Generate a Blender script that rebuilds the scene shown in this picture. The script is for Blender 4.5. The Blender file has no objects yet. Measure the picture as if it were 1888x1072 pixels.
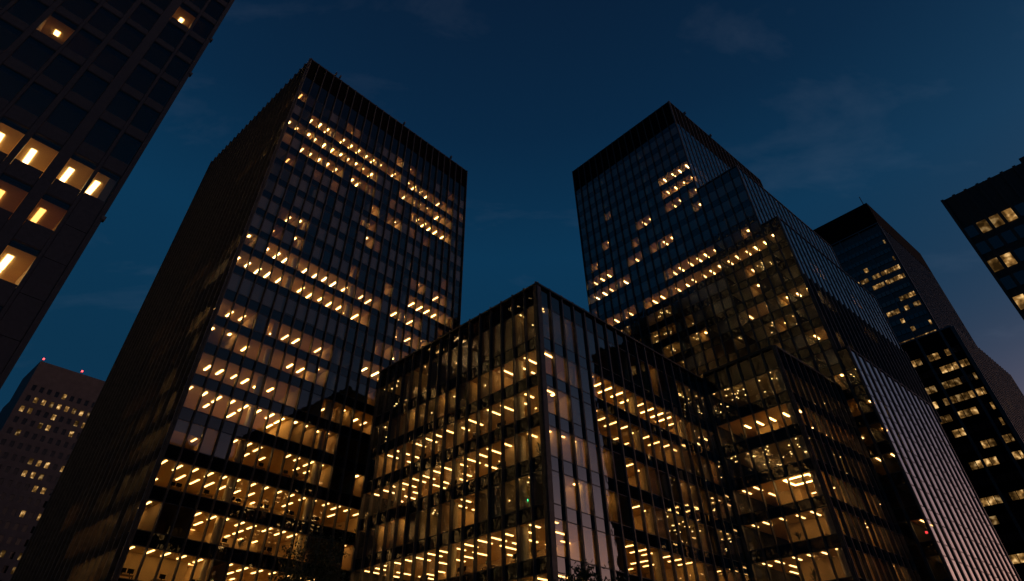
import bpy, math, random
import numpy as np
from mathutils import Matrix, Vector

# ------------------------------------------------------------------ camera, sky, exposure
sc = bpy.context.scene
C = sc.collection
rng = random.Random(11)

F_PX, CX, CY, W_PX, H_PX = 1091.6, 911.0, 358.1, 1888.0, 1072.0
PITCH, ROLL = math.radians(43.27), math.radians(0.27)
CAM = np.array([0.0, 0.0, 1.6])
cam = bpy.data.cameras.new('camera')
cam.sensor_width = 36.0
cam.lens = 36.0 * F_PX / W_PX
cam.shift_x = (W_PX / 2 - CX) / W_PX
cam.shift_y = -(H_PX / 2 - CY) / W_PX
cam.clip_end = 4000
cam_o = bpy.data.objects.new('camera', cam)
C.objects.link(cam_o)
fw = Vector((0, math.cos(PITCH), math.sin(PITCH)))
rt = Vector((1, 0, 0))
up = rt.cross(fw)
r2 = math.cos(ROLL) * rt + math.sin(ROLL) * up
u2 = -math.sin(ROLL) * rt + math.cos(ROLL) * up
mw = Matrix((r2, u2, -fw)).transposed().to_4x4()
mw.translation = Vector(CAM)
cam_o.matrix_world = mw
sc.camera = cam_o

SUN_AZ = 86.0      # compass-like: degrees to the right of straight ahead
w = bpy.data.worlds.new('World')
sc.world = w
w.use_nodes = True
nt = w.node_tree
nt.nodes.clear()
N, Lk = nt.nodes, nt.links
def wn(t, **k):
    n = N.new(t)
    for a, b in k.items():
        setattr(n, a, b)
    return n
def wmath(op, a, b=None, clamp=False):
    n = wn('ShaderNodeMath', operation=op, use_clamp=clamp)
    for i, v in enumerate((a, b)):
        if v is None: continue
        if isinstance(v, (int, float)): n.inputs[i].default_value = v
        else: Lk.new(v, n.inputs[i])
    return n.outputs[0]
tc = wn('ShaderNodeTexCoord')
sep = wn('ShaderNodeSeparateXYZ')
Lk.new(tc.outputs['Generated'], sep.inputs[0])
ez = wmath('MAXIMUM', sep.outputs[2], 0.0)
sky = wn('ShaderNodeTexSky', sky_type='NISHITA', sun_disc=False)
sky.sun_elevation = math.radians(-3.0)
sky.sun_rotation = math.radians(SUN_AZ)
sky.altitude = 30
sky.air_density, sky.dust_density, sky.ozone_density = 1.0, 1.0, 1.5
# dusk blue of the upper sky against elevation, warm afterglow low on the right
ramp = wn('ShaderNodeValToRGB')
Lk.new(ez, ramp.inputs[0])
cr = ramp.color_ramp
cr.elements[0].position, cr.elements[0].color = 0.0, (0.0040, 0.036, 0.078, 1)
cr.elements[1].position, cr.elements[1].color = 1.0, (0.0022, 0.0095, 0.030, 1)
for p, c in ((0.40, (0.0032, 0.031, 0.071, 1)), (0.60, (0.0030, 0.034, 0.083, 1)), (0.75, (0.0026, 0.020, 0.054, 1)), (0.90, (0.0025, 0.0125, 0.036, 1))):
    e = cr.elements.new(p); e.color = c
sa = math.radians(SUN_AZ)
vd = wn('ShaderNodeVectorMath', operation='DOT_PRODUCT')
Lk.new(tc.outputs['Generated'], vd.inputs[0])
vd.inputs[1].default_value = (math.sin(sa), math.cos(sa), 0)
side = wmath('MAXIMUM', wmath('ADD', wmath('MULTIPLY', vd.outputs['Value'], 0.5), 0.5), 0.0)
e2 = wmath('POWER', ez, 2.0)
glow = wmath('MULTIPLY', wmath('POWER', side, 6.0), wmath('POWER', 2.718, wmath('MULTIPLY', e2, -22.0)))
wide = wmath('MULTIPLY', wmath('POWER', side, 12.0), wmath('POWER', 2.718, wmath('MULTIPLY', e2, -3.2)))
gr = wn('ShaderNodeValToRGB')
Lk.new(ez, gr.inputs[0])
gr.color_ramp.elements[0].position, gr.color_ramp.elements[0].color = 0.05, (1.9, 0.82, 0.38, 1)
gr.color_ramp.elements[1].position, gr.color_ramp.elements[1].color = 0.42, (1.5, 0.76, 0.66, 1)
mg = wn('ShaderNodeMix', data_type='RGBA', blend_type='MULTIPLY')
mg.inputs[0].default_value = 1.0
Lk.new(gr.outputs[0], mg.inputs[6]); 
cg = wn('ShaderNodeCombineColor')
for i in range(3): Lk.new(glow, cg.inputs[i])
Lk.new(cg.outputs[0], mg.inputs[7])
gs = wn('ShaderNodeMix', data_type='RGBA', blend_type='ADD')
gs.inputs[0].default_value = 1.0
g2 = wn('ShaderNodeMix', data_type='RGBA', blend_type='ADD')
Lk.new(wide, g2.inputs[0]); Lk.new(ramp.outputs[0], g2.inputs[6]); g2.inputs[7].default_value = (0.130, 0.150, 0.200, 1)
Lk.new(g2.outputs[2], gs.inputs[6]); Lk.new(mg.outputs[2], gs.inputs[7])
# thin wisps of cloud on a flat layer overhead
iz = wmath('DIVIDE', 1.0, wmath('ADD', ez, 0.12))
lay = wn('ShaderNodeVectorMath', operation='SCALE')
Lk.new(tc.outputs['Generated'], lay.inputs[0]); Lk.new(iz, lay.inputs['Scale'])
mp = wn('ShaderNodeMapping')
mp.inputs['Rotation'].default_value = (0, 0, math.radians(38))
mp.inputs['Scale'].default_value = (1.0, 2.0, 0.0)
mp.inputs['Location'].default_value = (1.9, 0.35, 0)
Lk.new(lay.outputs[0], mp.inputs[0])
nz = wn('ShaderNodeTexNoise'); nz.inputs['Scale'].default_value = 2.3; nz.inputs['Detail'].default_value = 7; nz.inputs['Roughness'].default_value = 0.58
nz.inputs['Distortion'].default_value = 0.35
Lk.new(mp.outputs[0], nz.inputs['Vector'])
cm = wn('ShaderNodeMapRange'); cm.inputs[1].default_value = 0.54; cm.inputs[2].default_value = 0.88
cm.inputs[3].default_value = 0.0; cm.inputs[4].default_value = 1.0
Lk.new(nz.outputs['Fac'], cm.inputs[0])
cl = wn('ShaderNodeMix', data_type='RGBA', blend_type='ADD')
Lk.new(cm.outputs[0], cl.inputs[0])
Lk.new(gs.outputs[2], cl.inputs[6]); cl.inputs[7].default_value = (0.021, 0.024, 0.030, 1)
# a share of the physical twilight sky on top
bgs = wn('ShaderNodeBackground'); Lk.new(cl.outputs[2], bgs.inputs[0]); bgs.inputs[1].default_value = 1.0
bgn = wn('ShaderNodeBackground'); Lk.new(sky.outputs[0], bgn.inputs[0]); bgn.inputs[1].default_value = 0.012
ad = wn('ShaderNodeAddShader'); Lk.new(bgs.outputs[0], ad.inputs[0]); Lk.new(bgn.outputs[0], ad.inputs[1])
wo = wn('ShaderNodeOutputWorld'); Lk.new(ad.outputs[0], wo.inputs[0])

sc.view_settings.view_transform = 'Standard'
sc.view_settings.look = 'None'
sc.view_settings.gamma = 1.0
sc.view_settings.use_curve_mapping = False
sc.view_settings.exposure = 0.0
sc.cycles.use_denoising = True
sc.cycles.max_bounces = 7
sc.cycles.diffuse_bounces = 3
sc.cycles.glossy_bounces = 3
sc.cycles.transparent_max_bounces = 24
sc.cycles.sample_clamp_indirect = 3.0
sc.cycles.caustics_reflective = False
sc.cycles.caustics_refractive = False

# ------------------------------------------------------------------ materials
def new_mat(name):
    m = bpy.data.materials.new(name); m.use_nodes = True
    m.node_tree.nodes.clear()
    return m, m.node_tree.nodes, m.node_tree.links
def principled(name, col, rough=0.6, metal=0.0, var=0.25, scale=1.5, bump=0.0, spec=0.4):
    m, n, l = new_mat(name)
    o = n.new('ShaderNodeOutputMaterial'); p = n.new('ShaderNodeBsdfPrincipled')
    l.new(p.outputs[0], o.inputs[0])
    g = n.new('ShaderNodeNewGeometry')
    t = n.new('ShaderNodeTexNoise'); t.inputs['Scale'].default_value = scale; t.inputs['Detail'].default_value = 6
    l.new(g.outputs['Position'], t.inputs['Vector'])
    r = n.new('ShaderNodeValToRGB')
    r.color_ramp.elements[0].position = 0.3; r.color_ramp.elements[1].position = 0.7
    r.color_ramp.elements[0].color = (*[c * (1 - var) for c in col], 1)
    r.color_ramp.elements[1].color = (*[min(1, c * (1 + var)) for c in col], 1)
    l.new(t.outputs['Fac'], r.inputs[0]); l.new(r.outputs[0], p.inputs['Base Color'])
    p.inputs['Roughness'].default_value = rough; p.inputs['Metallic'].default_value = metal
    p.inputs['Specular IOR Level'].default_value = spec
    if bump:
        b = n.new('ShaderNodeBump'); b.inputs['Strength'].default_value = bump; b.inputs['Distance'].default_value = 0.02
        l.new(t.outputs['Fac'], b.inputs['Height']); l.new(b.outputs[0], p.inputs['Normal'])
    return m
def emit(name, col, s):
    m, n, l = new_mat(name)
    o = n.new('ShaderNodeOutputMaterial'); e = n.new('ShaderNodeEmission')
    e.inputs[0].default_value = (*col, 1); e.inputs[1].default_value = s
    l.new(e.outputs[0], o.inputs[0])
    return m
def glass(name, tint, base_refl, wave, ior=1.5, opaque=None, wscale=0.9):
    """tinted coated glazing: mirror share over clear (or over a dark backing), slightly wavy like real float glass"""
    m, n, l = new_mat(name)
    o = n.new('ShaderNodeOutputMaterial')
    g = n.new('ShaderNodeNewGeometry')
    t = n.new('ShaderNodeTexNoise'); t.inputs['Scale'].default_value = wscale; t.inputs['Detail'].default_value = 2.5
    mpn = n.new('ShaderNodeMapping'); mpn.inputs['Scale'].default_value = (1, 1, 0.55)
    l.new(g.outputs['Position'], mpn.inputs[0]); l.new(mpn.outputs[0], t.inputs['Vector'])
    b = n.new('ShaderNodeBump'); b.inputs['Strength'].default_value = 1.0; b.inputs['Distance'].default_value = wave
    l.new(t.outputs['Fac'], b.inputs['Height'])
    gl = n.new('ShaderNodeBsdfGlossy'); gl.inputs['Color'].default_value = (0.93, 0.93, 0.93, 1); gl.inputs['Roughness'].default_value = 0.012
    l.new(b.outputs[0], gl.inputs['Normal'])
    fr = n.new('ShaderNodeFresnel'); fr.inputs['IOR'].default_value = ior
    mr = n.new('ShaderNodeMapRange'); mr.inputs[1].default_value = 0.04; mr.inputs[2].default_value = 1.0
    mr.inputs[3].default_value = base_refl; mr.inputs[4].default_value = 1.0
    l.new(fr.outputs[0], mr.inputs[0])
    if opaque is None:
        u = n.new('ShaderNodeBsdfTransparent'); u.inputs[0].default_value = (*tint, 1)
        # inner surface of the same sheet: clear
        inner = n.new('ShaderNodeBsdfTransparent')
    else:
        u = n.new('ShaderNodeBsdfDiffuse'); u.inputs[0].default_value = (*opaque, 1)
    mx = n.new('ShaderNodeMixShader')
    l.new(mr.outputs[0], mx.inputs[0]); l.new(u.outputs[0], mx.inputs[1]); l.new(gl.outputs[0], mx.inputs[2])
    if opaque is None:
        mb = n.new('ShaderNodeMixShader')
        l.new(g.outputs['Backfacing'], mb.inputs[0]); l.new(mx.outputs[0], mb.inputs[1]); l.new(inner.outputs[0], mb.inputs[2])
        l.new(mb.outputs[0], o.inputs[0])
    else:
        l.new(mx.outputs[0], o.inputs[0])
    return m
def blind_mat(name, col, trans):
    m, n, l = new_mat(name)
    o = n.new('ShaderNodeOutputMaterial'); d = n.new('ShaderNodeBsdfDiffuse'); t = n.new('ShaderNodeBsdfTranslucent')
    d.inputs[0].default_value = (*col, 1); t.inputs[0].default_value = (*col, 1)
    x = n.new('ShaderNodeMixShader'); x.inputs[0].default_value = trans
    l.new(d.outputs[0], x.inputs[1]); l.new(t.outputs[0], x.inputs[2]); l.new(x.outputs[0], o.inputs[0])
    return m

WARM = (1.0, 0.59, 0.20)
M = dict(
    bronze=principled('bronze', (0.085, 0.080, 0.078), 0.5, 0.3, 0.3, 2.0),
    crown=principled('louvre', (0.004, 0.004, 0.004), 0.9, 0.0, 0.3, 3.0, spec=0.05),
    cap=principled('cap', (0.045, 0.043, 0.042), 0.5, 0.3),
    glass=glass('glass', (0.74, 0.70, 0.63), 0.11, 0.008),
    glass_dull=glass('glass_dull', (0.74, 0.70, 0.62), 0.06, 0.006),
    glass_c=glass('glass_c', (0.66, 0.60, 0.50), 0.17, 0.006),
    glass_m=glass('glass_m', (0.5, 0.45, 0.38), 0.46, 0.006),
    spandrel_m=glass('spandrel_m', None, 0.42, 0.006, opaque=(0.006, 0.006, 0.007)),
    glass_r=glass('glass_r', (0.60, 0.54, 0.44), 0.30, 0.006),
    spandrel_c=glass('spandrel_c', None, 0.155, 0.006, opaque=(0.006, 0.006, 0.007)),
    spandrel_r=glass('spandrel_r', None, 0.27, 0.006, opaque=(0.006, 0.006, 0.007)),
    glass_wavy=glass('glass_wavy', (0.74, 0.70, 0.63), 0.17, 0.045, wscale=2.2),
    spandrel=glass('spandrel', None, 0.075, 0.010, opaque=(0.006, 0.006, 0.007)),
    spandrel_wavy=glass('spandrel_wavy', None, 0.10, 0.045, opaque=(0.006, 0.006, 0.006), wscale=2.2),
    ceiling=principled('ceiling', (0.78, 0.58, 0.29), 0.9, 0, 0.05, 0.8),
    floor=principled('carpet', (0.42, 0.31, 0.18), 0.95, 0, 0.2, 1.0),
    wall=principled('plaster', (0.56, 0.41, 0.22), 0.9, 0, 0.08, 0.7),
    column=principled('column', (0.66, 0.58, 0.40), 0.8, 0, 0.06),
    dark=principled('dark', (0.012, 0.012, 0.012), 0.8),
    lamp=emit('lamp', WARM, 18.0),
    lamp_b=emit('lamp_b', WARM, 8.5),
    glint_emit=emit('glint_emit', (1.0, 0.66, 0.26), 4.5),  # glow of the boxes that stand in for mirrored glints
    lamp_mid=emit('lamp_mid', (1.0, 0.58, 0.22), 9.0),
    lamp_low=emit('lamp_low', (1.0, 0.48, 0.13), 3.5),
    lamp_cool=emit('lamp_cool', (1.0, 0.66, 0.30), 18.0),
    lamp_big=emit('lamp_big', (1.0, 0.66, 0.28), 9.0),
    blind=blind_mat('blind', (0.44, 0.42, 0.40), 0.25),
    shade=blind_mat('shade', (0.62, 0.50, 0.33), 0.5),
    granite=principled('granite', (0.050, 0.049, 0.052), 0.55, 0, 0.18, 4.0, 0.25),
    granite_d=principled('granite_dark', (0.055, 0.048, 0.046), 0.75, 0, 0.2, 4.0, 0.25),
    stone=principled('stone', (0.13, 0.108, 0.10), 0.85, 0, 0.16, 0.6, 0.2),
    rib=principled('rib', (0.10, 0.10, 0.105), 0.45, 0.5),
    pave=principled('paving', (0.16, 0.15, 0.14), 0.9, 0, 0.25, 0.8, 0.3),
    tar=principled('asphalt', (0.05, 0.05, 0.05), 0.9, 0, 0.25, 2.0, 0.3),
    bark=principled('bark', (0.055, 0.042, 0.032), 0.95, 0, 0.3, 8.0, 0.6),
    leaf=principled('leaf', (0.045, 0.060, 0.025), 0.6, 0, 0.45, 3.0),
    red=emit('red_lamp', (1.0, 0.05, 0.05), 7.0),
    red_low=emit('red_low', (1.0, 0.05, 0.06), 2.5),
    green=emit('green_lamp', (0.05, 1.0, 0.35), 6.0),
    pot=principled('pot', (0.09, 0.05, 0.035), 0.8),
)

# ------------------------------------------------------------------ geometry helpers
BOXF = [(0, 3, 2, 1), (4, 5, 6, 7), (0, 1, 5, 4), (1, 2, 6, 5), (2, 3, 7, 6), (3, 0, 4, 7)]
def box_pts(x0, x1, y0, y1, z0, z1):
    return [(x0, y0, z0), (x1, y0, z0), (x1, y1, z0), (x0, y1, z0), (x0, y0, z1), (x1, y0, z1), (x1, y1, z1), (x0, y1, z1)]
class MB:
    def __init__(s): s.v, s.f, s.mi = [], [], []
    def box(s, x0, x1, y0, y1, z0, z1, mi=0, mfaces=None):
        b = len(s.v); s.v += box_pts(x0, x1, y0, y1, z0, z1)
        for k, q in enumerate(BOXF):
            s.f.append(tuple(b + i for i in q)); s.mi.append(mfaces[k] if mfaces else mi)
        return s
    def prism(s, pts, z0, z1, mi=0):
        b = len(s.v); n = len(pts)
        s.v += [(x, y, z0) for x, y in pts] + [(x, y, z1) for x, y in pts]
        s.f.append(tuple(range(b + n - 1, b - 1, -1))); s.mi.append(mi)
        s.f.append(tuple(range(b + n, b + 2 * n))); s.mi.append(mi)
        for i in range(n):
            j = (i + 1) % n
            s.f.append((b + i, b + j, b + n + j, b + n + i)); s.mi.append(mi)
        return s
    def mesh(s, name, mats):
        m = bpy.data.meshes.new(name); m.from_pydata(s.v, [], s.f)
        for x in mats: m.materials.append(x)
        if any(s.mi): m.polygons.foreach_set('material_index', s.mi)
        m.update(); return m
_cache = {}
def box_mesh(name, dims, mats, mfaces=None):
    key = (name, tuple(round(d, 3) for d in dims), tuple(m.name for m in mats), mfaces)
    if key not in _cache:
        _cache[key] = MB().box(*dims, mfaces=mfaces).mesh(name, mats)
    return _cache[key]
def cyl_mesh(name, r, z0, z1, mat, n=14):
    key = ('cyl', name, round(r, 3), round(z0, 2), round(z1, 2), mat.name)
    if key not in _cache:
        pts = [(r * math.cos(2 * math.pi * i / n), r * math.sin(2 * math.pi * i / n)) for i in range(n)]
        _cache[key] = MB().prism(pts, z0, z1).mesh(name, [mat])
    return _cache[key]

class Thing:
    """an Empty at the base of a thing; its pieces are collected, the 300 nearest of a kind become parts, the rest one joined part"""
    def __init__(s, name, loc, label, cat, group=None):
        s.o = bpy.data.objects.new(name, None); C.objects.link(s.o)
        s.o.location = loc; s.o.empty_display_size = 2
        s.o['label'] = label; s.o['category'] = cat
        if group: s.o['group'] = group
        s.inv = Matrix.Translation(-Vector(loc)); s.items = {}
    def add(s, kind, mesh, mat4, label=None, subs=()):
        s.items.setdefault(kind, []).append((mesh, mat4, label, subs))
    def finish(s, limit=300):
        for kind, its in s.items.items():
            if len(its) > limit:
                its.sort(key=lambda q: (Vector(CAM) - q[1].translation).length)
            for mesh, m4, lab, subs in its[:limit]:
                o = bpy.data.objects.new(kind, mesh); C.objects.link(o)
                o.parent = s.o; o.matrix_basis = s.inv @ m4
                if lab: o['label'] = lab
                for sk, sm_, s4 in subs:
                    q = bpy.data.objects.new(sk, sm_); C.objects.link(q)
                    q.parent = o; q.matrix_basis = m4.inverted() @ s4
            rest = [(a_, b_, c_) for a_, b_, c_, d_ in its[limit:]] + [(sm_, s4, None) for it in its[limit:] for sk, sm_, s4 in it[3]]
            if rest:
                vs, fs, mi, mats = [], [], [], []
                for mesh, m4, lab in rest:
                    b = len(vs); mm = s.inv @ m4
                    vs += [tuple(mm @ v.co) for v in mesh.vertices]
                    mx = []
                    for x in mesh.materials:
                        if x not in mats: mats.append(x)
                        mx.append(mats.index(x))
                    for p in mesh.polygons:
                        fs.append(tuple(b + i for i in p.vertices)); mi.append(mx[p.material_index])
                me = bpy.data.meshes.new(kind); me.from_pydata(vs, [], fs)
                for x in mats: me.materials.append(x)
                me.polygons.foreach_set('material_index', mi); me.update()
                o = bpy.data.objects.new(kind, me); C.objects.link(o); o.parent = s.o; o['kind'] = 'stuff'

def AR(d):
    """the two horizontal directions of the street grid for a block turned by d degrees: (away to the left, away to the right)"""
    p = math.radians(133.5 + d)
    return np.array([math.cos(p), math.sin(p)]), np.array([math.sin(p), -math.cos(p)])
def polar(az, d):
    a = math.radians(az); return np.array([d * math.sin(a), d * math.cos(a)])
def frame(o2, x2, z=0.0):
    """facade frame: x to the viewer's right along the wall, y inward, z up"""
    y2 = (-x2[1], x2[0])
    m = Matrix(((x2[0], y2[0], 0, o2[0]), (x2[1], y2[1], 0, o2[1]), (0, 0, 1, z), (0, 0, 0, 1)))
    return m
def T(x, y, z): return Matrix.Translation((x, y, z))

LITC = set('#+oh*crsq')
def facade(t, o2, x2, mod, rows, heads, wins, z0, ztop, gl='glass', sp='spandrel', depth=7.0, fin=0.28, finw=0.13,
           lamps=True, tilt=0.15, columns=(), crown=None, lampdir='in', sink=0.06, fascia=True, colr=0.42, lamp_from=0):
    """curtain wall: fins, glass panes, spandrel panels, transoms, blinds and the lit rooms behind"""
    f = frame(o2, x2); n = max(len(r) for r in rows); Wd = n * mod
    ztops = ztop if isinstance(ztop, (list, tuple)) else [ztop] * n
    # fins
    for i in range(n + 1):
        zt = max(ztops[min(i, n - 1)], ztops[max(i - 1, 0)])
        me = box_mesh('mullion', (-finw / 2, finw / 2, -fin, 0.10, z0, zt + 0.12), [M['bronze']])
        t.add('mullion', me, f @ T(i * mod, 0, 0))
    nr = len(heads)
    dcam = float(np.linalg.norm(np.asarray(o2) + np.asarray(x2) * Wd * .5))
    for k in range(nr):
        hd, wh = heads[k], wins[k]; sill = hd - wh; vis = (hd - 1.6) / dcam
        prev = heads[k - 1] if k else z0
        row = rows[k]
        nb = [b for b in range(n) if ztops[b] > hd + 0.3 and b < len(row) and row[b] != ' ']
        if not nb: continue
        b0, b1 = nb[0], nb[-1] + 1
        tm = box_mesh('transom', (0, (b1 - b0) * mod, 0.0, 0.09, -0.035, 0.035), [M['bronze']])
        t.add('transom', tm, f @ T(b0 * mod, 0, hd)); t.add('transom', tm, f @ T(b0 * mod, 0, sill))
        pm = box_mesh('pane', (0.03, mod - 0.03, 0.0, 0.014, 0.03, wh - 0.03), [M[gl]])
        sm = box_mesh('spandrel_panel', (0.03, mod - 0.03, 0.0, 0.05, 0.03, sill - prev - 0.03), [M[sp]])
        for b in nb:
            ti = Matrix.Rotation(math.radians(rng.gauss(0, tilt)), 4, 'Z') @ Matrix.Rotation(math.radians(rng.gauss(0, tilt)), 4, 'X')
            t.add('pane', pm, f @ T(b * mod, 0.03, sill) @ ti)
            if sill - prev > 0.2:
                ti = Matrix.Rotation(math.radians(rng.gauss(0, tilt)), 4, 'Z') @ Matrix.Rotation(math.radians(rng.gauss(0, tilt * .7)), 4, 'X')
                t.add('spandrel_panel', sm, f @ T(b * mod, 0.03, prev) @ ti)
            c = row[b]
            if c in 'go':
                x = rng.uniform(0.86, 1.0) if c == 'g' else 1.0
                bm = box_mesh('blind', (0.05, mod - 0.05, 0.0, 0.012, wh * (1 - x) + 0.02, wh - 0.03), [M['blind' if c == 'g' else 'shade']])
                t.add('blind', bm, f @ T(b * mod, 0.16, sill))
            elif c == 'h':
                x = rng.choice((0.45, 0.5, 0.55))
                bm = box_mesh('blind', (0.05, mod - 0.05, 0.0, 0.012, wh * (1 - x), wh - 0.03), [M['blind']])
                t.add('blind', bm, f @ T(b * mod, 0.16, sill))
        # partitions where lit rooms end, and lamps
        fl = sill - 0.38
        pw = box_mesh('partition_wall', (-0.05, 0.05, 0.12, depth, 0.012, hd - fl - 0.012), [M['wall']])
        def cls(b):
            if b < b0 or b >= b1: return None
            return row[b] if row[b] in '*s' else (row[b] in LITC)
        for b in range(b0, b1 + 1):
            a, c = cls(b - 1), cls(b)
            if a != c and (a or c) and 0 < b < n:
                t.add('partition_wall', pw, f @ T(b * mod, 0, fl))
        if not lamps: continue
        run_lamp = None
        for b in nb:
            c = row[b]
            if c not in LITC: run_lamp = None; continue
            if run_lamp is None or rng.random() < 0.12:
                run_lamp = rng.choice(('lamp', 'lamp', 'lamp', 'lamp_cool'))
            lm = {'#': run_lamp, '+': 'lamp_mid', 'o': 'lamp', 'h': 'lamp', '*': 'lamp_low', 'c': 'lamp_cool', 'r': 'lamp', 's': 'lamp', 'q': 'lamp_low'}[c]
            if hd < 29 and lm in ('lamp', 'lamp_cool'): lm = 'lamp_b'
            rowsn = 3 if hd < 24 else (2 if hd < 31 else 1)
            if c == '*':
                me = box_mesh('ceiling_light', (-0.13, 0.13, 0, 0.5, -0.06, -0.012), [M['lamp']])
                t.add('ceiling_light', me, f @ T((b + rng.uniform(.3, .7)) * mod, rng.uniform(.5, 1.3), hd)); continue
            if c == 'r' or b < lamp_from: continue
            if c == 's':                     # small glowing boxes added behind the pane, imitating glints mirrored in wavy glass
                for _ in range(rng.randint(3, 7)):
                    a_ = rng.uniform(.03, .06); l_ = rng.uniform(.05, .22)
                    me = box_mesh('glint_box', (-round(a_, 2), round(a_, 2), 0, round(l_, 1) + .05, -0.06, -0.012), [M['glint_emit']])
                    t.add('glint_box', me, f @ T((b + rng.uniform(.08, .92)) * mod, rng.uniform(.25, 2.6), hd - (0 if rng.random() < .5 else rng.uniform(.3, wh * .75)))
                          @ Matrix.Rotation(rng.uniform(-1.2, 1.2), 4, 'Z') @ Matrix.Rotation(rng.uniform(-.5, .5), 4, 'Y'))
                continue
            off = rng.uniform(-.12, .12) * mod
            for q in range(rowsn):
                if q and rng.random() < 0.45: continue
                L = rng.choice((1.3, 1.6, 1.6)) if hd > 31 else rng.choice((1.2, 1.8, 1.8, 2.1))
                me = box_mesh('ceiling_light', (-(0.10 if hd > 31 else 0.08), (0.10 if hd > 31 else 0.08), 0, L, -0.06, -0.012), [M[lm]])
                yy = (0.45 * wh / max(vis, 0.3) - 0.2 if hd > 31 else 0.6) + q * 2.9 + rng.uniform(-.15, .25)
                yy = max(0.3, min(yy, 2.4) if q == 0 else yy)
                if rng.random() < 0.06 and q == 0: continue
                t.add('ceiling_light', me, f @ T((b + .5) * mod + off, yy, hd))
    top = crown[0] if crown else None
    for b in range(n):
        hs_ = [h for k, h in enumerate(heads) if ztops[b] > h + 0.3 and b < len(rows[k]) and rows[k][b] != ' ']
        zt = top if (top and ztops[b] >= crown[1] - .1) else ztops[b]
        if fascia and hs_ and zt - hs_[-1] > 0.3:
            t.add('spandrel_panel', box_mesh('spandrel_panel', (0.03, mod - 0.03, 0.0, 0.05, 0.03, zt - hs_[-1] - 0.03), [M[sp]]), f @ T(b * mod, 0.03, hs_[-1]))
    for b in columns:
        t.add('column', cyl_mesh('column', colr, z0 + 0.02, min(heads[-1], ztops[0]) - 0.02, M['column']), f @ T(b * mod, 0.95, 0))
    if crown:
        c0, c1 = crown
        me = box_mesh('louvre_panel', (0.02, mod - 0.02, 0.02, 0.12, 0.02, c1 - c0 - 0.02), [M['crown']])
        for b in range(n):
            if ztops[b] >= c1 - .1: t.add('louvre_panel', me, f @ T(b * mod, 0, c0))
        t.add('parapet', box_mesh('parapet', (-0.05, Wd + 0.05, -0.06, 0.30, 0, 0.25), [M['cap']]), f @ T(0, 0, c1))

def body(t, c2, A, R, a0, a1, r0, r1, heads, wins, z0, ztop, core=7.2, ins=0.11):
    """floor slabs (ceiling below, carpet above), dark core, and the rear walls of a block whose front corner is c2"""
    m = Matrix(((-A[0], R[0], 0, c2[0]), (-A[1], R[1], 0, c2[1]), (0, 0, 1, 0), (0, 0, 0, 1)))
    X0, X1 = -a1 + ins, -a0 - ins
    Y0, Y1 = r0 + ins, r1 - ins
    hs = [h for h in heads if h < ztop - 0.3]
    for k, h in enumerate(hs):
        nx = heads[k + 1] - wins[k + 1] - 0.38 if k + 1 < len(heads) and heads[k + 1] < ztop - .3 else min(h + 1.2, ztop - 0.1)
        me = MB().box(X0, X1, Y0, Y1, h, nx, mfaces=(0, 1, 2, 2, 2, 2)).mesh('floor_slab', [M['ceiling'], M['floor'], M['dark']])
        t.add('floor_slab', me, m)
    b0 = heads[0] - wins[0] - 0.38
    t.add('base_slab', box_mesh('base_slab', (X0, X1, Y0, Y1, max(z0, b0 - 1.0), b0), [M['floor']]), m)
    if X1 - X0 > 2 * core:
        t.add('core_wall', box_mesh('core_wall', (X0 + core * .6, X1 - core, Y0 + core, Y1 - 1.0, z0 + .05, ztop - 0.35), [M['wall']]), m)
    t.add('rear_wall', box_mesh('rear_wall', (-a1 - 0.0, -a0, r1 - 0.10, r1 + 0.15, z0, ztop), [M['dark']]), m)
    t.add('rear_wall', box_mesh('rear_wall', (-a1 - 0.25, -a1 + 0.0, r0 + .15, r1 + 0.15, z0, ztop), [M['dark']]), m)
    t.add('roof', box_mesh('roof', (-a1 + .15, -a0 - .15, r0 + .15, r1 - .15, ztop - 0.30, ztop - 0.05), [M['dark']]), m)

def rnd_row(n, p, seed=None, codes='##+', run=3):
    s = ''
    while len(s) < n:
        L = rng.randint(1, run)
        s += (''.join(rng.choice(codes) for _ in range(L)) if rng.random() < p else ''.join(rng.choice('...g') for _ in range(L)))
    return s[:n]

# ------------------------------------------------------------------ ground
def struct(name, mb, mat):
    o = bpy.data.objects.new(name, mb.mesh(name, [mat])); C.objects.link(o); o['kind'] = 'structure'; return o
g = MB(); g.v = [(-1500, -1500, -0.14), (1500, -1500, -0.14), (1500, 1500, -0.14), (-1500, 1500, -0.14)]; g.f = [(0, 1, 2, 3)]; g.mi = [0]
struct('ground', g, M['tar'])
struct('plaza_pavement', MB().box(-70, 110, 12, 190, -0.135, 0.0), M['pave'])

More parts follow.
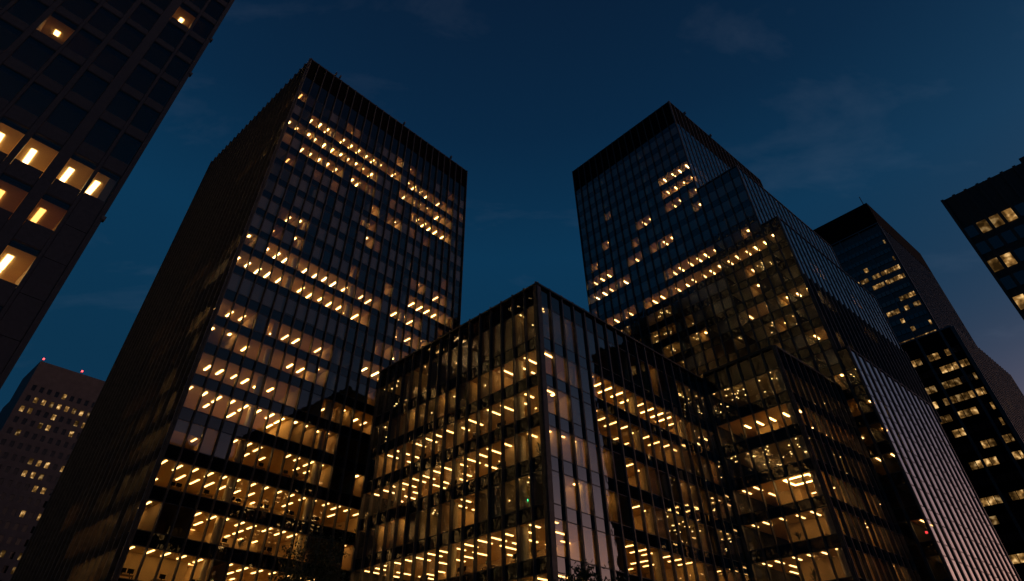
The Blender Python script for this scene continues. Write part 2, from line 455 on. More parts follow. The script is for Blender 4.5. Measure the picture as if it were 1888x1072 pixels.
# ------------------------------------------------------------------ left glass tower
A, R = AR(2.5)
Lc = polar(-28.4, 68.0)
LH = [7.5, 11.2, 14.95, 18.7, 22.45, 26.3, 30.1, 33.8, 37.4, 40.9, 44.6, 48.1, 51.25, 54.4, 57.7, 61.0, 64.3, 67.6, 71.1, 74.6, 78.0, 81.6]
LW = [2.5] * 2 + [2.55] * 6 + [2.4] * 4 + [2.2] * 10
lrows = [
    '########################',
    '########################',
    '#####.#######+++..##.++.',   # 14.95
    '+..########...+.++..##..',   # 18.7
    '################..##+###',   # 22.45
    'hho.+#######..*...##....',   # 26.3
    '+#######*+*+....+#+.....',   # 30.1
    '###+####..++*+#+........',   # 33.8
    '**######h*....+.*+......',   # 37.4
    '##+.##+##+...###+.......',   # 40.9
    'ggggggggggg...+*+##+....',   # 44.6
    '#############..g#++*#+..',   # 48.1
    '*g###+######++g##++.....',   # 51.25
    'gg..*.g.gg+...*..#####*.',   # 54.4
    'gg++*.ggg.ggg.....*g++..',   # 57.7
    '.g.ggg.gg.o*..gg..g.....',   # 61.0
    '..gg.g...gh.gg...g......',   # 64.3
    '...g.g.....#.*#g........',   # 67.6
    '..++##+.###.....######..',   # 71.1
    '***+##*+*##gg.#+*+*##*..',   # 74.6
    '..+########+##g#####+*..',   # 78.0
    '...........gg#..........',   # 81.6
]
for k in range(11, 22):
    lrows[k] = ''.join(rng.choice('gggqo') if c == '.' and rng.random() < 0.38 else c for c in lrows[k])
tL = Thing('office_tower', (*Lc, 0), 'tall dark glass slab tower on the left with many rows of warmly lit office windows', 'tower')
facade(tL, Lc, R, 38.2 / 24, lrows, LH, LW, 0.0, 90.2, columns=(5, 11, 17, 23), crown=(85.4, 90.2), tilt=0.16)
nL = 23
lleft = [rnd_row(nL, 0.0) for _ in LH]
for k in (2, 3, 4, 7, 9, 10, 12, 14, 18):
    a = rng.randint(8, 15); e = rng.randint(3, 7)
    lleft[k] = ''.join('q' if a <= i < a + e else lleft[k][i] for i in range(nL))
facade(tL, Lc + A * 36.0, -A, 36.0 / nL, lleft, LH, LW, 0.0, 90.2, fin=0.34, crown=(85.4, 90.2))
body(tL, Lc, A, R, 0, 36.0, 0, 38.2, LH, LW, 0.0, 90.2)
tL.add('corner_post', box_mesh('corner_post', (-0.16, 0.16, -0.16, 0.16, 0, 90.45), [M['bronze']]), frame(Lc, R))
for sx in (5.0, 5.9, 21.0, 33.5):
    tL.add('roof_davit', box_mesh('roof_davit', (-0.09, 0.09, -0.45, 0.10, 90.45, 91.15), [M['bronze']]), frame(Lc, R) @ T(sx, 0, 0))
tL.finish()

# ------------------------------------------------------------------ low corner block in the middle
A, R = AR(0.0)
Cc = polar(5.0, 52.9)
CH = [7.85, 11.65, 15.46, 19.2, 23.05, 26.9, 30.7, 35.7]
CW = [2.6, 2.65, 2.7, 2.65, 2.65, 2.65, 2.65, 3.75]
NL_, NR_ = 16, 17
cl_rows = [
    '################', '################',
    '##############+#',   # 15.46
    's.*+*.ss##+s.ss.',   # 19.2
    '++#############+',   # 23.05
    '.++############+',   # 26.9
    'ss.s*ss*s.*s+++#',   # 30.7
    'sss.ss..s.....ss',   # 35.7
]
cr_rows = [
    '#################', '#################',
    '##++.##+#+##s+#s+',
    '.**.*.+++ssss.sss',
    '*+*#*.#++.s+s+sss',
    '**h.+##+###+s+s+s',
    '#+#.+####+###+sss',
    '..*.......*..ssss',
]
tC = Thing('corner_office_block', (*Cc, 0), 'low dark glass corner building in the centre with broad lit floors and a flat roof', 'office building')
facade(tC, Cc + A * 28.0, -A, 28.0 / NL_, cl_rows, CH, CW, 0.0, 38.1, gl='glass_wavy', sp='spandrel_wavy', columns=(3, 8.5, 13.8), tilt=0.3, fascia=False)
facade(tC, Cc, R, 32.3 / NR_, cr_rows, CH, CW, 0.0, 38.1, gl='glass_c', sp='spandrel_c', columns=(3, 8.5, 13.5), tilt=0.12, fin=0.19, finw=0.20, fascia=False, lamp_from=4)
for o2, x2, n_, md in ((Cc + A * 28.0, -A, NL_, 28.0 / NL_), (Cc, R, NR_, 32.3 / NR_)):
    me = box_mesh('fascia_panel', (0.03, md - 0.03, 0.02, 0.07, 0.03, 1.72), [M['spandrel']])
    for b in range(n_): tC.add('fascia_panel', me, frame(o2, x2) @ T(b * md, 0, 35.74))
    tC.add('parapet', box_mesh('parapet', (-0.1, n_ * md + 0.1, -0.30, 0.3, 0, 0.22), [M['cap']]), frame(o2, x2, 37.8))
body(tC, Cc, A, R, 0, 28.0, 0, 32.2, CH, CW, 0.0, 37.75)
tC.add('corner_post', box_mesh('corner_post', (-0.30, 0.30, -0.30, 0.30, 0, 38.0), [M['bronze']]), frame(Cc + (A + R) * 0.12, R))
tC.add('exit_lamp', box_mesh('exit_lamp', (-0.12, 0.12, -0.03, 0.03, -0.08, 0.08), [M['green']]), frame(Cc + A * 3.6 + R * 1.2, -A, 17.6))
tC.finish()

# ------------------------------------------------------------------ low wing beside it
A, R = AR(-2.5)
Ic = np.array([28.45, 74.95])
Pc = Ic - A * 10.3
WH = [9.3, 13.0, 16.7, 20.45, 24.1, 27.9, 31.8, 36.0]
WW = [2.6] * 7 + [2.9]
wl = ['######', '######', '####++', '####+#', '++rrrr', 'ssssss', '######', 'ssssss']
wr = ['##########', '##########', '++s++s++s+', '++ss+++ss+', '##+++s++ss', 'ss+ssss+ss', '###+##++#+', 'ssssssssss']
tW = Thing('office_wing', (*Pc, 0), 'short dark glass wing wedged between the low corner block and the stepped tower', 'office building')
facade(tW, Ic, -A, 10.3 / 6, wl, WH, WW, 0.0, 38.6, gl='glass_wavy', sp='spandrel_wavy', columns=(5.5,), tilt=0.3)
facade(tW, Pc, R, 17.1 / 10, wr, WH, WW, 0.0, 38.6, gl='glass_wavy', sp='spandrel_wavy', columns=(4.5,), tilt=0.3, fin=0.3, lamp_from=4)
body(tW, Pc, A, R, 0, 10.3, 0, 17.1, WH, WW, 0.0, 38.6, core=4.4)
for rg, (rx0, rx1, ry0, ry1) in enumerate(((0, 3.0, 0, .16), (0, 3.0, 2.44, 2.6), (0, .16, .17, 2.43), (2.84, 3.0, .17, 2.43))):
    tW.add('ceiling_light', box_mesh('ceiling_light', (rx0, rx1, ry0, ry1, -0.09, -0.015), [M['lamp']]), frame(Ic, -A, 24.1) @ T(5.9, 0.8, 0))
tW.add('corner_post', box_mesh('corner_post', (-0.2, 0.2, -0.2, 0.2, 0, 38.7), [M['bronze']]), frame(Pc, R))
for o2, x2, ln in ((Ic, -A, 10.3), (Pc, R, 17.1)):
    tW.add('parapet', box_mesh('parapet', (0, ln, -0.3, 0.3, 0, 0.3), [M['cap']]), frame(o2, x2, 38.6))
tW.finish()

# ------------------------------------------------------------------ stepped tower on the right
Rc = polar(25.4, 96.0)
RH = [17.9 + 3.78 * i for i in range(-3, 24)]
RW = [2.35] * len(RH)
modR = 31.0 / 16
rl = []
for i, h in enumerate(RH):
    j = i - 3
    s = {20: '....*.......####', 19: '............+####'[:16], 18: '...*....++..++.+', 17: '.*.....*.......*', 16: '+##+..++.+##....',
         15: '##++#+..gg..g...', 14: '+......g.g+#+##+', 13: '.+##++.###+#++##', 12: '+..ss..sss..gggg', 11: 's*.sss.sss.sg.gg', 10: '.s.sss..ss.s*.g.'}.get(j)
    if s is None: s = ('.' * 16 if j > 20 else ('' if j > 12 else '') + rnd_row(16, 0.4 if j < 13 else 0.15, codes='sss' if j < 13 else '+*', run=4))
    e = {14: '.###', 13: '....', 12: '..+.', 11: '*#+#', 10: '.gg.'}
    # five bays of the first step, two of the second, one of the third
    s2 = rnd_row(5, 0.5, codes='sss+', run=3) if j < 13 else '.....'
    s2 = {14: '...*.', 13: '+++##', 11: '..*..', 10: '+++.#'}.get(j, s2)
    s3 = {12: '..', 10: '##', 8: '##', 6: '.*', 5: '+#', 4: '+#', 13: '*.'}.get(j, rnd_row(2, 0.3))
    s4 = '.' if j > 7 else rng.choice('#.+s')
    rl.append(s + s2 + s3 + s4)
tR = Thing('stepped_tower', (*Rc, 0), 'tall dark tower right of centre whose roof steps down to the right', 'tower')
X = -A
def sub(r, a, b): return [x[a:b] for x in r]
facade(tR, Rc + A * 31.0, X, modR, sub(rl, 0, 16), RH, RW, 0.0, 113.4, gl='glass_wavy', sp='spandrel_wavy', crown=(106.2, 113.4), tilt=0.3, columns=(4, 10))
facade(tR, Rc, X, 9.03 / 5, sub(rl, 16, 21), RH, RW, 0.0, 84.6, gl='glass_wavy', sp='spandrel_wavy', tilt=0.3)
facade(tR, Rc - A * 9.03, X, 3.3 / 2, sub(rl, 21, 23), RH, RW, 0.0, 69.3, gl='glass_wavy', sp='spandrel_wavy', tilt=0.3)
facade(tR, Rc - A * 12.33, X, 1.75, sub(rl, 23, 24), RH, RW, 0.0, 43.6, gl='glass_wavy', sp='spandrel_wavy', tilt=0.3)
def rr(n, p): return [rnd_row(n, p) for _ in RH]
def part_rows(rows, lo, hi): return [r if lo < h < hi else ' ' * len(r) for r, h in zip(rows, RH)]
# right-hand faces: only what stands clear of the next lower step is glazed; above the lowest step, fins are deepened to cut off sky reflections
for off, zlo, zhi, ln, n_, fn, fw_, par in ((0.0, 84.6, 113.4, 40.0, 21, .085, .20, 1), (9.03, 69.3, 84.6, 38.0, 20, .085, .20, 1), (12.33, 57.0, 69.3, 38.0, 20, .085, .20, 1),
                                 (12.33, 43.6, 57.0, 38.0, 20, .42, .20, 0), (14.08, 0.0, 43.6, 29.0, 12, .10, .48, 1)):
    HH = [h for h in RH if zlo + 2.6 < h < zhi - 0.3] if zlo > 0 else [h for h in RH if h < zhi - 0.3]
    dk = fn > .3
    facade(tR, Rc - A * off, R, ln / n_, [rnd_row(n_, 0.10 if dk else 0.03) for _ in HH], HH, [2.35] * len(HH), zlo + 0.02, zhi, gl='glass' if dk else ('glass_m' if zlo == 0 else 'glass_r'), sp='spandrel' if dk else ('spandrel_m' if zlo == 0 else 'spandrel_r'),
           tilt=0.14, fin=fn, finw=fw_, crown=(106.2, 113.4) if zlo > 80 else None)
    if par:
        tR.add('parapet', box_mesh('parapet', (0, ln, -0.1, 0.3, 0, 0.2), [M['cap']]), frame(Rc - A * off, R, zhi))
        tR.add('corner_post', box_mesh('corner_post', (-0.16, 0.16, -0.16, 0.16, 0, zhi + .2), [M['bronze']]), frame(Rc - A * off, R))
for a0, a1, zt, ln in ((0, 31.0, 113.4, 40.0), (-9.03, -0.0, 84.6, 38.0), (-12.33, -9.03, 69.3, 38.0), (-14.08, -12.33, 43.6, 29.0)):
    body(tR, Rc, A, R, a0, a1, 0, ln, RH, RW, 0.0, zt)
for zt, a, b in ((84.6, 0, 9.03), (69.3, 9.03, 12.33), (43.6, 12.33, 14.08)):
    tR.add('parapet', box_mesh('parapet', (0, b - a, -0.1, 0.3, 0, 0.25), [M['cap']]), frame(Rc - A * a, X, zt))
tR.add('warning_lamp', box_mesh('warning_lamp', (-0.1, 0.1, -0.1, 0.1, -0.1, 0.1), [M['red_low']]), frame(Rc - A * 13.5 + R * 0.5, R, 20.3))
for sx in (6.2, 17.0):
    tR.add('roof_davit', box_mesh('roof_davit', (-0.09, 0.09, -0.45, 0.10, 113.65, 114.5), [M['bronze']]), frame(Rc, R) @ T(sx, 0, 0))
tR.finish()

# ------------------------------------------------------------------ far towers
def lit_mat(name, s):
    """a lit office window seen from far off: uneven warm room light"""
    m, n, l = new_mat(name)
    o = n.new('ShaderNodeOutputMaterial'); e = n.new('ShaderNodeEmission'); g_ = n.new('ShaderNodeNewGeometry')
    t = n.new('ShaderNodeTexNoise'); t.inputs['Scale'].default_value = 0.9; t.inputs['Detail'].default_value = 1.5
    r = n.new('ShaderNodeValToRGB'); l.new(g_.outputs['Position'], t.inputs['Vector']); l.new(t.outputs['Fac'], r.inputs[0])
    E = r.color_ramp.elements
    E[0].position, E[0].color = 0.40, (0.06, 0.03, 0.008, 1)
    E[1].position, E[1].color = 0.70, (1.0, 0.62, 0.24, 1)
    x = E.new(0.55); x.color = (0.30, 0.15, 0.04, 1)
    l.new(r.outputs[0], e.inputs[0]); e.inputs[1].default_value = s
    l.new(e.outputs[0], o.inputs[0]); return m
M['lit_a'], M['lit_b'] = lit_mat('lit_window', 1.0), lit_mat('lit_window_dim', 0.32)
M['farblack'] = glass('far_black', None, 0.03, 0.004, opaque=(0.006, 0.006, 0.006))
M['fardark'] = glass('far_glass', None, 0.10, 0.004, opaque=(0.010, 0.010, 0.012))

def far_face(t, o2, x2, n, mod, heads, wh, z0, zt, p, ribs=1, ribw=0.35, ribd=0.4, ribm='rib', wallm='bronze', inset=0.12, wfrac=0.86, lit=None, run=3, dk='fardark'):
    f = frame(o2, x2)
    t.add('wall', box_mesh('wall', (0, n * mod, 0.35, 0.8, z0, zt), [M[wallm]]), f)
    for i in range(0, n + 1, ribs):
        t.add('rib', box_mesh('rib', (-ribw / 2, ribw / 2, 0.35 - ribd, 0.349, z0, zt), [M[ribm]]), f @ T(i * mod, 0, 0))
    a, b = mod * (1 - wfrac) / 2, mod * (1 + wfrac) / 2
    pm = {k: box_mesh('window', (a, b, inset, 0.349, 0, wh), [M[{'fardark': dk}.get(k, k)]]) for k in ('fardark', 'lit_a', 'lit_b')}
    for k, h in enumerate(heads):
        i = 0
        while i < n:
            L = rng.randint(1, run)
            on = rng.random() < (lit(k, i / n) if lit else p)
            for _ in range(L):
                if i >= n: break
                t.add('window', pm[rng.choice(('lit_a', 'lit_b')) if on and rng.random() < .8 else 'fardark'], f @ T(i * mod, 0, h - wh)); i += 1
def far_body(t, c2, A, R, a, r, zt, mat='dark'):
    m = Matrix(((-A[0], R[0], 0, c2[0]), (-A[1], R[1], 0, c2[1]), (0, 0, 1, 0), (0, 0, 0, 1)))
    t.add('core_wall', box_mesh('core_wall', (-a + .05, -0.81, 0.81, r - .05, 0, zt - 0.05), [M[mat]]), m)

A, R = AR(-3.3)
Fc = polar(40.45, 226.0)
tF = Thing('distant_tower', (*Fc, 0), 'distant dark tower with a plain black crown rising behind the stepped tower', 'tower')
FH = [20 + 3.8 * i for i in range(0, 34)]
far_face(tF, Fc + A * 60, -A, 40, 1.5, FH, 1.5, 0, 148.8, 0, ribs=5, ribw=0.5, ribd=0.5, lit=lambda k, x: (0.8 if k % 3 else 0.3) if 8 < k < 31 else 0.05)
far_face(tF, Fc, R, 25, 2.0, FH, 2.6, 0, 148.8, 0.0, ribs=1, ribw=0.30, ribd=0.55, ribm='rib')
far_body(tF, Fc, A, R, 60, 50, 148.8)
m_ = Matrix(((-A[0], R[0], 0, Fc[0]), (-A[1], R[1], 0, Fc[1]), (0, 0, 1, 0), (0, 0, 0, 1)))
tF.add('crown', box_mesh('crown', (-60, 0.25, -0.25, 50, 148.85, 159.4), [M['crown']]), m_)
tF.add('crown_trim', box_mesh('crown_trim', (-60, 0.3, -0.35, -0.26, 148.9, 149.3), [M['rib']]), m_)
tF.add('mast', cyl_mesh('mast', 0.16, 159.4, 164.5, M['bronze'], 8), m_ @ T(-1.2, 1.4, 0))
tF.finish()

Gc = polar(41.35, 182.0)
tG = Thing('dark_ribbed_block', (*Gc, 0), 'dark ribbed office block at the lower right in front of the distant tower', 'office building')
GH = [14 + 3.78 * i for i in range(0, 18)]
far_face(tG, Gc + A * 44, -A, 30, 44 / 30, GH, 1.6, 0, 83.2, 0, ribs=4, ribw=0.6, ribd=0.5, ribm='bronze', wallm='crown', lit=lambda k, x: (0.82 if k % 3 else 0.3))
far_face(tG, Gc, R, 21, 2.0, GH, 2.0, 0, 83.2, 0.02, ribs=1, ribw=0.45, ribd=0.9, ribm='bronze', wallm='crown')
far_body(tG, Gc, A, R, 44, 42, 83.2)
m_ = Matrix(((-A[0], R[0], 0, Gc[0]), (-A[1], R[1], 0, Gc[1]), (0, 0, 1, 0), (0, 0, 0, 1)))
tG.add('roof', box_mesh('roof', (-44, 0.1, -0.1, 42, 83.2, 83.6), [M['rib']]), m_)
tG.finish()

A, R = AR(-3.0)
Bc = polar(45.9, 120.0)
tB = Thing('stone_office_tower', (*Bc, 0), 'dark stone tower cut by the right edge with a few lit windows high up', 'tower')
BH = [12 + 3.75 * i for i in range(0, 17)]
BH = [h for h in BH if h < 76]
def litB(k, x): return {14: 1.0, 12: 0.9}.get(k, 0.02)
far_face(tB, Bc, -A, 9, 2.02, BH, 2.3, 0, 79.2, 0, ribs=1, ribw=0.5, ribd=0.35, ribm='granite_d', wallm='granite_d', wfrac=0.74, inset=0.2, lit=litB, run=3)
far_body(tB, Bc - A * 18.18, A, R, 18.18, 30, 79.2, 'granite_d')
m_ = Matrix(((-A[0], R[0], 0, Bc[0]), (-A[1], R[1], 0, Bc[1]), (0, 0, 1, 0), (0, 0, 0, 1)))
tB.add('side_wall', box_mesh('side_wall', (0.0, 0.8, 0.35, 30, 0, 79.2), [M['granite_d']]), m_)
tB.add('roof_hatch', box_mesh('roof_hatch', (13.4, 15.0, 0.9, 2.6, 79.2, 80.6), [M['granite_d']]), m_)
tB.finish()

A, R = AR(0.0)
Hc = np.array([88.0, 35.0])
tH = Thing('street_corner_building', (*Hc, 0), 'dark stone building out of frame, seen only mirrored in the lower left tower', 'building')
HH_ = [8 + 3.7 * i for i in range(14)]
far_face(tH, Hc, -R, 24, 2.4, HH_, 1.8, 0, 60.0, 0.13, ribs=1, ribw=0.5, ribd=0.3, ribm='granite_d', wallm='granite_d', wfrac=0.6, dk='farblack')
tH.add('core_wall', box_mesh('core_wall', (0, 57.6, 0.81, 24, 0, 60.0), [M['granite_d']]), frame(Hc, -R))
tH.finish()

# far-left stone building with punched windows
A, R = AR(2.5)
Dc = polar(-39.6, 250.0)
tD = Thing('punched_window_building', (*Dc, 0), 'distant grey stone building at the lower left with small punched windows and red roof lamps', 'building')
DH = [93.0 - 3.66 * i for i in range(0, 23)]
f = frame(Dc, R)
tD.add('wall', box_mesh('wall', (0, 62, 0.35, 20, 0, 101.2), [M['stone']]), f)
tD.add('side_wall', box_mesh('side_wall', (0.6, 40, 20.0, 34, 0, 94.5), [M['stone']]), f)
fz = frame(Dc + R * 0.0, R)
nD, mD = 24, 2.45
# facade skin: piers and spandrels standing proud so that the windows are recessed
for i in range(nD + 1):
    x0 = 1.0 + i * mD - 0.62 if i else 0.0
    x1 = 1.0 + i * mD + 0.62 if i < nD else 62.0
    tD.add('pier', box_mesh('pier', (x0, x1, 0.0, 0.349, 0, 101.2), [M['stone']]), f)
for i in range(nD):
    x0, x1 = 1.0 + i * mD + 0.62, 1.0 + (i + 1) * mD - 0.62
    zs = [0.0] + [z for h in reversed(DH) for z in (h - 1.9, h)] + [101.2]
    for a, b in zip(zs[0::2], zs[1::2]):
        tD.add('stone_panel', box_mesh('stone_panel', (x0, x1, 0.0, 0.348, a, b), [M['stone']]), f)
    for k, h in enumerate(DH):
        pr = {1: 0.8, 2: 0.75, 3: 0.28, 6: 0.3, 7: 0.5, 8: 0.35, 9: 0.2, 0: 0.1, 16: 0.3}.get(k, 0.16)
        mt = rng.choice(('lit_a', 'lit_a', 'lit_b')) if rng.random() < pr else 'farblack'
        tD.add('window', box_mesh('window', (x0 + .04, x1 - .04, 0.22, 0.347, 0.04, 1.86), [M[mt]]), f @ T(0, 0, h - 1.9))
for x in (0.6, 13.5):
    tD.add('mast', cyl_mesh('mast', 0.10, 101.2, 102.3, M['bronze'], 8), f @ T(x, 1.0, 0),
           subs=[('warning_lamp', box_mesh('warning_lamp', (-.22, .22, -.22, .22, 102.3, 102.74), [M['red']]), f @ T(x, 1.0, 0))])
tD.add('mast', cyl_mesh('mast', 0.3, 101.2, 103.6, M['bronze'], 8), f @ T(40, 1.2, 0))
tD.finish()

# ------------------------------------------------------------------ near granite tower on the left edge
R = np.array([math.sin(math.radians(42.5)), math.cos(math.radians(42.5))])
A = np.array([-R[1], R[0]])
foot = polar(-47.5, 40.0)
Ec = foot + R * 4.55
tE = Thing('granite_tower', (*Ec, 0), 'granite tower filling the upper left corner with a grid of large dark windows', 'tower')
f = frame(foot, R)
ztE = 142.0  # unseen height raised so the glass opposite mirrors dark wall
levels = [(9.3, 11.9), (13.3, 15.9), (17.3, 19.9), (21.3, 23.9), (25.4, 27.7), (28.95, 31.5), (32.65, 35.2), (36.1, 38.65), (39.45, 42.1), (42.85, 45.4), (46.0, 48.6), (49.3, 51.9),
          (52.6, 55.2), (55.9, 58.5), (59.2, 61.8), (62.5, 65.1), (65.8, 68.4), (69.1, 71.7), (72.4, 75.0)]
cols = [(2.80, 4.19), (0.98, 2.55), (-1.47, 0.23), (-3.39, -1.85), (-5.36, -3.62), (-7.30, -5.75), (-9.25, -7.55), (-11.2, -9.65), (-13.1, -11.45), (-15.1, -13.5), (-17.0, -15.4), (-19.0, -17.4)]
ledges = sorted([(a, b) for a, b in cols])
edges = [-20.5] + [v for ab in ledges for v in ab] + [4.55]
litE = {(5, 4): '#', (5, 3): '#', (5, 2): '#', (5, 1): '#', (5, 0): 'o', (4, 2): '+', (4, 3): '+', (4, 1): '+', (3, 1): '#', (3, 2): '#', (11, 1): '*', (11, 6): '*', (8, 4): '*'}
solid = {(k, 0) for k in range(0, 5)}
for a, b in zip(edges[0::2], edges[1::2]):   # piers
    wide = b - a > 0.3
    tE.add('pier', box_mesh('pier', (a + .012, b - .012, -0.05 if wide else -0.02, 0.4, 0, ztE), [M['granite']]), f)
for ci, (a, b) in enumerate(cols):
    zs = [0.0] + [z for k, l in enumerate(levels) for z in l if (k, ci) not in solid] + [ztE]
    for z0, z1 in zip(zs[0::2], zs[1::2]):
        while z1 - z0 > 4.2:                 # large blank stones are laid in courses
            tE.add('granite_panel', box_mesh('granite_panel', (a + .012, b - .012, 0.0, 0.4, z0 + .012, z0 + 2.6), [M['granite']]), f); z0 += 2.62
        tE.add('granite_panel', box_mesh('granite_panel', (a + .012, b - .012, 0.0, 0.4, z0 + .012, z1 - .012), [M['granite']]), f)
    for k, (s_, h_) in enumerate(levels):
        if (k, ci) in solid: continue
        fm = box_mesh('window_frame', (a - .0, b + .0, 0.03, 0.14, -0.035, 0.035), [M['bronze']])
        tE.add('pane', box_mesh('pane', (a + .03, b - .03, 0.0, 0.014, 0.03, h_ - s_ - 0.03), [M['glass_dull']]), f @ T(0, 0.07, s_),
               subs=[('window_frame', fm, f @ T(0, 0, zz)) for zz in (s_, h_)])
        st = litE.get((k, ci), '.')
        if st in '#+o*':
            lm = {'#': 'lamp_big', '+': 'lamp_low', 'o': 'lamp_big', '*': 'lamp_mid'}[st]
            xc = a + (b - a) * (0.30 if st != '*' else 0.5)
            Lr = 2.0 if st != '*' else 0.5
            tE.add('ceiling_light', box_mesh('ceiling_light', (-0.17, 0.17, 0.9, 0.9 + Lr, -0.06, -0.012), [M[lm]]), f @ T(xc, 0.5, h_ - .3))
            if st == '#': tE.add('ceiling_light', box_mesh('ceiling_light', (-0.15, 0.15, 0, 1.25, -0.06, -0.012), [M[lm]]), f @ T(xc, 3.6, h_ - .3))
            if st == 'o':
                tE.add('blind', box_mesh('blind', (b - 0.55, b - .04, 0.0, 0.012, 0.04, h_ - s_ - .04), [M['blind']]), f @ T(0, 0.42, s_))
for k, (s_, h_) in enumerate(levels):
    nx = levels[k + 1][0] - .25 if k + 1 < len(levels) else h_ + .8
    me = MB().box(-20.4, 4.1, 0.41, 13.0, h_ - .3, nx, mfaces=(0, 1, 2, 2, 2, 2)).mesh('floor_slab', [M['ceiling'], M['floor'], M['dark']])
    tE.add('floor_slab', me, f)
    for ci in range(len(cols)):
        on = litE.get((k, ci), '.') != '.'
        for side, x in ((1, cols[ci][0] - .1), (-1, cols[ci][1] + .1)):
            nb = ci + side
            if on and litE.get((k, nb), '.') == '.':
                tE.add('partition_wall', box_mesh('partition_wall', (-.05, .05, 0.42, 6.0, s_ - .24, h_ - .31), [M['wall']]), f @ T(x, 0, 0))
tE.add('core_wall', box_mesh('core_wall', (-20.4, 4.1, 6.0, 12.9, 0.05, ztE - .1), [M['wall']]), f)
tE.add('side_wall', box_mesh('side_wall', (4.12, 4.55, 0.41, 55, 0, ztE), [M['granite']]), f)  # depth stretched out of view to mirror dark in the corner block
fs_ = frame(Ec, A)                           # unseen side: glowing boxes added here to sparkle in the tower opposite
M['side_glint_glow'] = emit('side_glint_glow', (1.0, 0.62, 0.22), 9.0)
for k in range(34):
    for i in range(20):
        m4 = fs_ @ T(1.0 + i * 2.65, 0, 12 + 3.7 * k)
        lm_ = [('side_glint', box_mesh('side_glint', (0, rng.choice((.2, .35, .6)), -0.085, -0.064, 0, rng.choice((.12, .2, .3))), [M['side_glint_glow']]),
                m4 @ T(rng.uniform(.1, 1.0), 0, rng.uniform(.5, 1.4))) for _ in range(rng.choice((0, 0, 1, 1, 2, 3)))]
        tE.add('side_window', box_mesh('side_window', (0, 1.7, -0.06, -0.003, 0, 1.8), [M['farblack']]), m4, subs=lm_)
for z in (11, 27.6, 44.2, 49.6, 58):      # window-cleaning brackets on the corner
    tE.add('bracket', box_mesh('bracket', (4.40, 4.68, -0.10, 0.25, 0, 0.3), [M['bronze']]), f @ T(0, 0, z))
tE.add('roof', box_mesh('roof', (-20.5, 4.55, 0.41, 55, ztE - .1, ztE + .3), [M['granite_d']]), f)
tE.finish()

# ------------------------------------------------------------------ street trees that reach into the bottom of the picture
def leaf_crown(c, rx, rz, n, seed):
    r = np.random.default_rng(seed)
    nc = 46
    cd = r.normal(size=(nc, 3)); cd /= np.linalg.norm(cd, axis=1)[:, None]
    cc = cd * (r.random(nc) ** 0.45)[:, None] * np.array([rx, rx, rz]) * 0.86
    cs = r.uniform(0.16, 0.30, nc) * rx
    idx = r.integers(0, nc, n)
    p = cc[idx] + r.normal(size=(n, 3)) * (cs[idx] * 0.62)[:, None]
    p += np.array(c)
    a = r.normal(size=(n, 3)); a /= np.linalg.norm(a, axis=1)[:, None]
    b = np.cross(a, r.normal(size=(n, 3))); b /= np.linalg.norm(b, axis=1)[:, None]
    L = r.uniform(.09, .16, n)[:, None]; Wd = L * .42
    v = np.stack([p - a * L, p + b * Wd, p + a * L, p - b * Wd], 1).reshape(-1, 3)
    return v, [(4 * i, 4 * i + 1, 4 * i + 2, 4 * i + 3) for i in range(n)], cc + np.array(c)
def limb(mb, p, q, r0, r1, n=7):
    p, q = np.array(p, float), np.array(q, float); d = q - p; d /= np.linalg.norm(d)
    s = np.cross(d, [0.3, 1, .2]); s /= np.linalg.norm(s); t_ = np.cross(d, s); b = len(mb.v)
    for c, r in ((p, r0), (q, r1)):
        for i in range(n):
            a = 2 * math.pi * i / n; mb.v.append(tuple(c + r * (math.cos(a) * s + math.sin(a) * t_)))
    for i in range(n):
        j = (i + 1) % n; mb.f.append((b + i, b + j, b + n + j, b + n + i)); mb.mi.append(0)
def tree(x, y, h, rx, label, seed, n=9000):
    o = bpy.data.objects.new('street_tree', None); C.objects.link(o); o.location = (x, y, 0)
    o['label'] = label; o['category'] = 'tree'; o['group'] = 'street trees along the foot of the picture'
    rz = h * 0.33
    v, fs, cc = leaf_crown((0, 0, h - rz), rx, rz, n, seed)
    me = bpy.data.meshes.new('crown'); me.from_pydata(v.tolist(), [], fs); me.materials.append(M['leaf'])
    k = bpy.data.objects.new('crown', me); C.objects.link(k); k.parent = o
    mb = MB(); limb(mb, (0, 0, 0), (0.1, 0, h * .38), .2, .15); limb(mb, (0.1, 0, h * .38), (0, .1, h * .72), .15, .06)
    for i in range(12): limb(mb, (0.08, 0.02, h * (.36 + .03 * i)), cc[i], .06, .015, 5)
    k = bpy.data.objects.new('trunk', mb.mesh('trunk', [M['bark']])); C.objects.link(k); k.parent = o
def at(px, py, d):
    a = (px - CX) / F_PX; b = (py - CY) / F_PX
    v = r2 * a - u2 * b + fw; hv = math.hypot(v.x, v.y)
    return v.x / hv * d, v.y / hv * d, 1.6 + v.z / hv * d
x, y, z = at(600, 975, 56); tree(x, y, z, 3.6, 'dark leafy tree top in front of the left tower beside the corner block', 3)
x, y, z = at(1078, 1012, 40); tree(x, y, z, 2.6, 'dark leafy tree top at the foot of the corner block, right of its corner', 5)

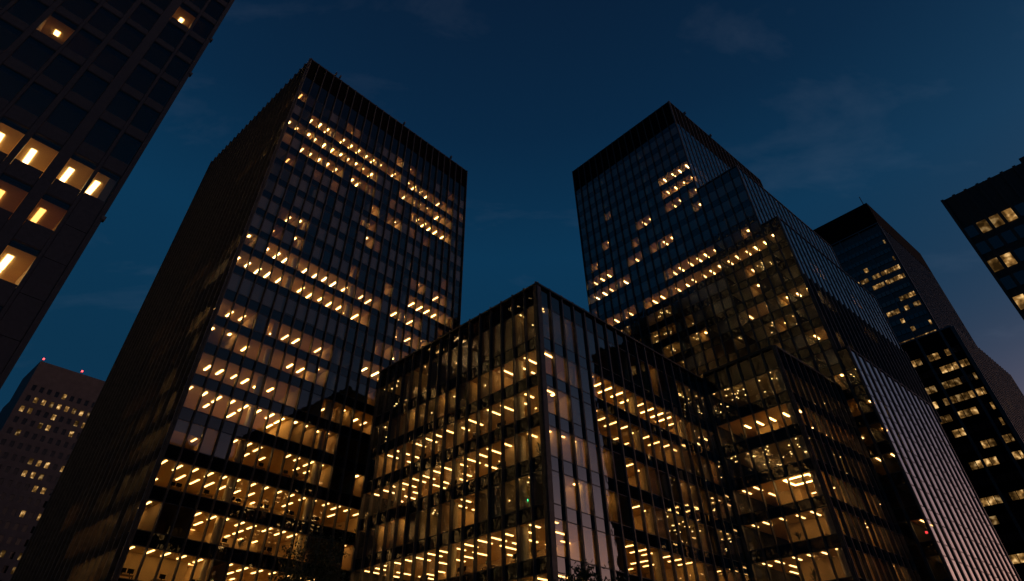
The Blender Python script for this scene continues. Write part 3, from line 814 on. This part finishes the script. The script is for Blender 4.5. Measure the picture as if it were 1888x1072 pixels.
# ------------------------------------------------------------------ desks, screens and plants standing behind the lit windows
def desk(o2, x2, x, depth, floor_z, label, group, chair=True):
    f = frame(o2, x2, floor_z) @ T(x, depth, 0)
    t = Thing('office_desk', tuple(f.translation), label, 'desk', group)
    t.add('desk_top', box_mesh('desk_top', (-0.68, 0.68, 0, 0.72, 0.72, 0.76), [M['deskw']]), f)
    for dx in (-.64, .58):
        for dy in (.03, .63):
            t.add('leg', box_mesh('leg', (dx, dx + .06, dy, dy + .06, 0, 0.72), [M['dark']]), f)
    for dx in ((-.33, .33) if rng.random() < .5 else (rng.uniform(-.3, .3),)):
        t.add('monitor', box_mesh('monitor', (-.27, .27, 0.12, 0.16, 0.88, 1.22), [M['dark']]), f @ T(dx, 0, 0),
              subs=[('monitor_stand', box_mesh('monitor_stand', (-.04, .04, 0.165, 0.24, 0.76, 0.95), [M['dark']]), f @ T(dx, 0, 0))])
    t.finish()
def plant(o2, x2, x, depth, floor_z, h, label, group, seed):
    f = frame(o2, x2, floor_z) @ T(x, depth, 0)
    t = Thing('potted_plant', tuple(f.translation), label, 'plant', group)
    pts = [(.19 * math.cos(2 * math.pi * i / 10), .19 * math.sin(2 * math.pi * i / 10)) for i in range(10)]
    t.add('pot', MB().prism(pts, 0, 0.42).mesh('pot', [M['pot']]), f)
    r = np.random.default_rng(seed); mb = MB()
    for i in range(46):
        a = r.uniform(0, 2 * math.pi); el = r.uniform(.5, 1.45); L = h * r.uniform(.45, 1.0) * .62; b0 = len(mb.v)
        d = np.array([math.cos(a) * math.cos(el), math.sin(a) * math.cos(el), math.sin(el)]); sd = np.array([-math.sin(a), math.cos(a), 0]) * .045
        p0 = np.array([0, 0, .40 + r.uniform(0, .3) * h]); pm = p0 + d * L * .6; pe = p0 + d * L + np.array([0, 0, -.25 * L])
        mb.v += [tuple(p0), tuple(pm + sd), tuple(pe), tuple(pm - sd)]; mb.f.append((b0, b0 + 1, b0 + 2, b0 + 3)); mb.mi.append(0)
    t.add('foliage', mb.mesh('foliage', [M['leaf']]), f)
    t.finish()
M['deskw'] = principled('desk_wood', (0.22, 0.14, 0.08), 0.5)
ORD = ['first', 'second', 'third', 'fourth', 'fifth', 'sixth', 'seventh', 'eighth', 'ninth', 'tenth', 'eleventh', 'twelfth', 'thirteenth', 'fourteenth', 'fifteenth', 'sixteenth']
FLO = ORD
A, R = AR(2.5); modL = 38.2 / 24
for k, bays in ((2, (0, 2, 4, 7, 9)), (4, (1, 3, 5, 7, 9, 11)), (3, (5, 8)), (5, (6, 8))):
    for b in bays:
        desk(Lc, R, (b + .5) * modL, rng.uniform(.35, .6), LH[k] - LW[k] - .38, f'desk with dark screen, left tower, {FLO[k - 2]} floor from the bottom, {ORD[b]} window from its corner', 'desks in the left tower')
plant(Lc, R, 6.6 * modL, .55, LH[3] - LW[3] - .38, 2.1, 'tall leafy pot plant behind a second-floor lit window of the left tower', 'plants in the left tower', 4)
plant(Lc, R, 9.4 * modL, .5, LH[5] - LW[5] - .38, 1.8, 'smaller leafy pot plant higher up in the left tower', 'plants in the left tower', 5)
A, R = AR(0.0); O = Cc + A * 28.0; mC = 28.0 / NL_
for k, bays in ((2, (1, 4, 6, 9, 11, 13)), (4, (2, 5, 8, 12)), (5, (5, 7, 10, 12))):
    for b in bays:
        desk(O, -A, (b + .5) * mC, rng.uniform(.35, .6), CH[k] - CW[k] - .38, f'desk with dark screen, corner block, {FLO[k - 2]} floor from the bottom, {ORD[15 - b]} window left of corner', 'desks in the corner block')
for b, k, h, sd, wh_ in ((15.4, 4, 2.2, 7, 'tallest leafy pot plant, in the corner window of the low corner block'), (14.6, 2, 1.9, 8, 'leafy pot plant by the corner on the lowest visible floor of the corner block'),
                    (12.6, 4, 1.9, 9, 'leafy pot plant three windows left of the corner in the corner block'), (6.5, 2, 1.7, 10, 'small leafy pot plant midway along the lowest visible floor of the corner block')):
    plant(O, -A, b * mC, .5, CH[k] - CW[k] - .38, h, wh_, 'plants in the corner block', sd)
A, R = AR(-2.5)
for b, k, h, sd, wh_ in ((3.6, 2, 2.2, 12, 'tall leafy pot plant on the lowest visible floor of the short wing'), (1.6, 6, 1.7, 13, 'leafy pot plant on the top lit floor of the short wing'),
                    (3.4, 3, 1.7, 14, 'leafy pot plant one floor above the lowest in the short wing')):
    plant(Ic, -A, b * 10.3 / 6, .5, WH[k] - WW[k] - .38, h, wh_, 'plants in the short wing', sd)
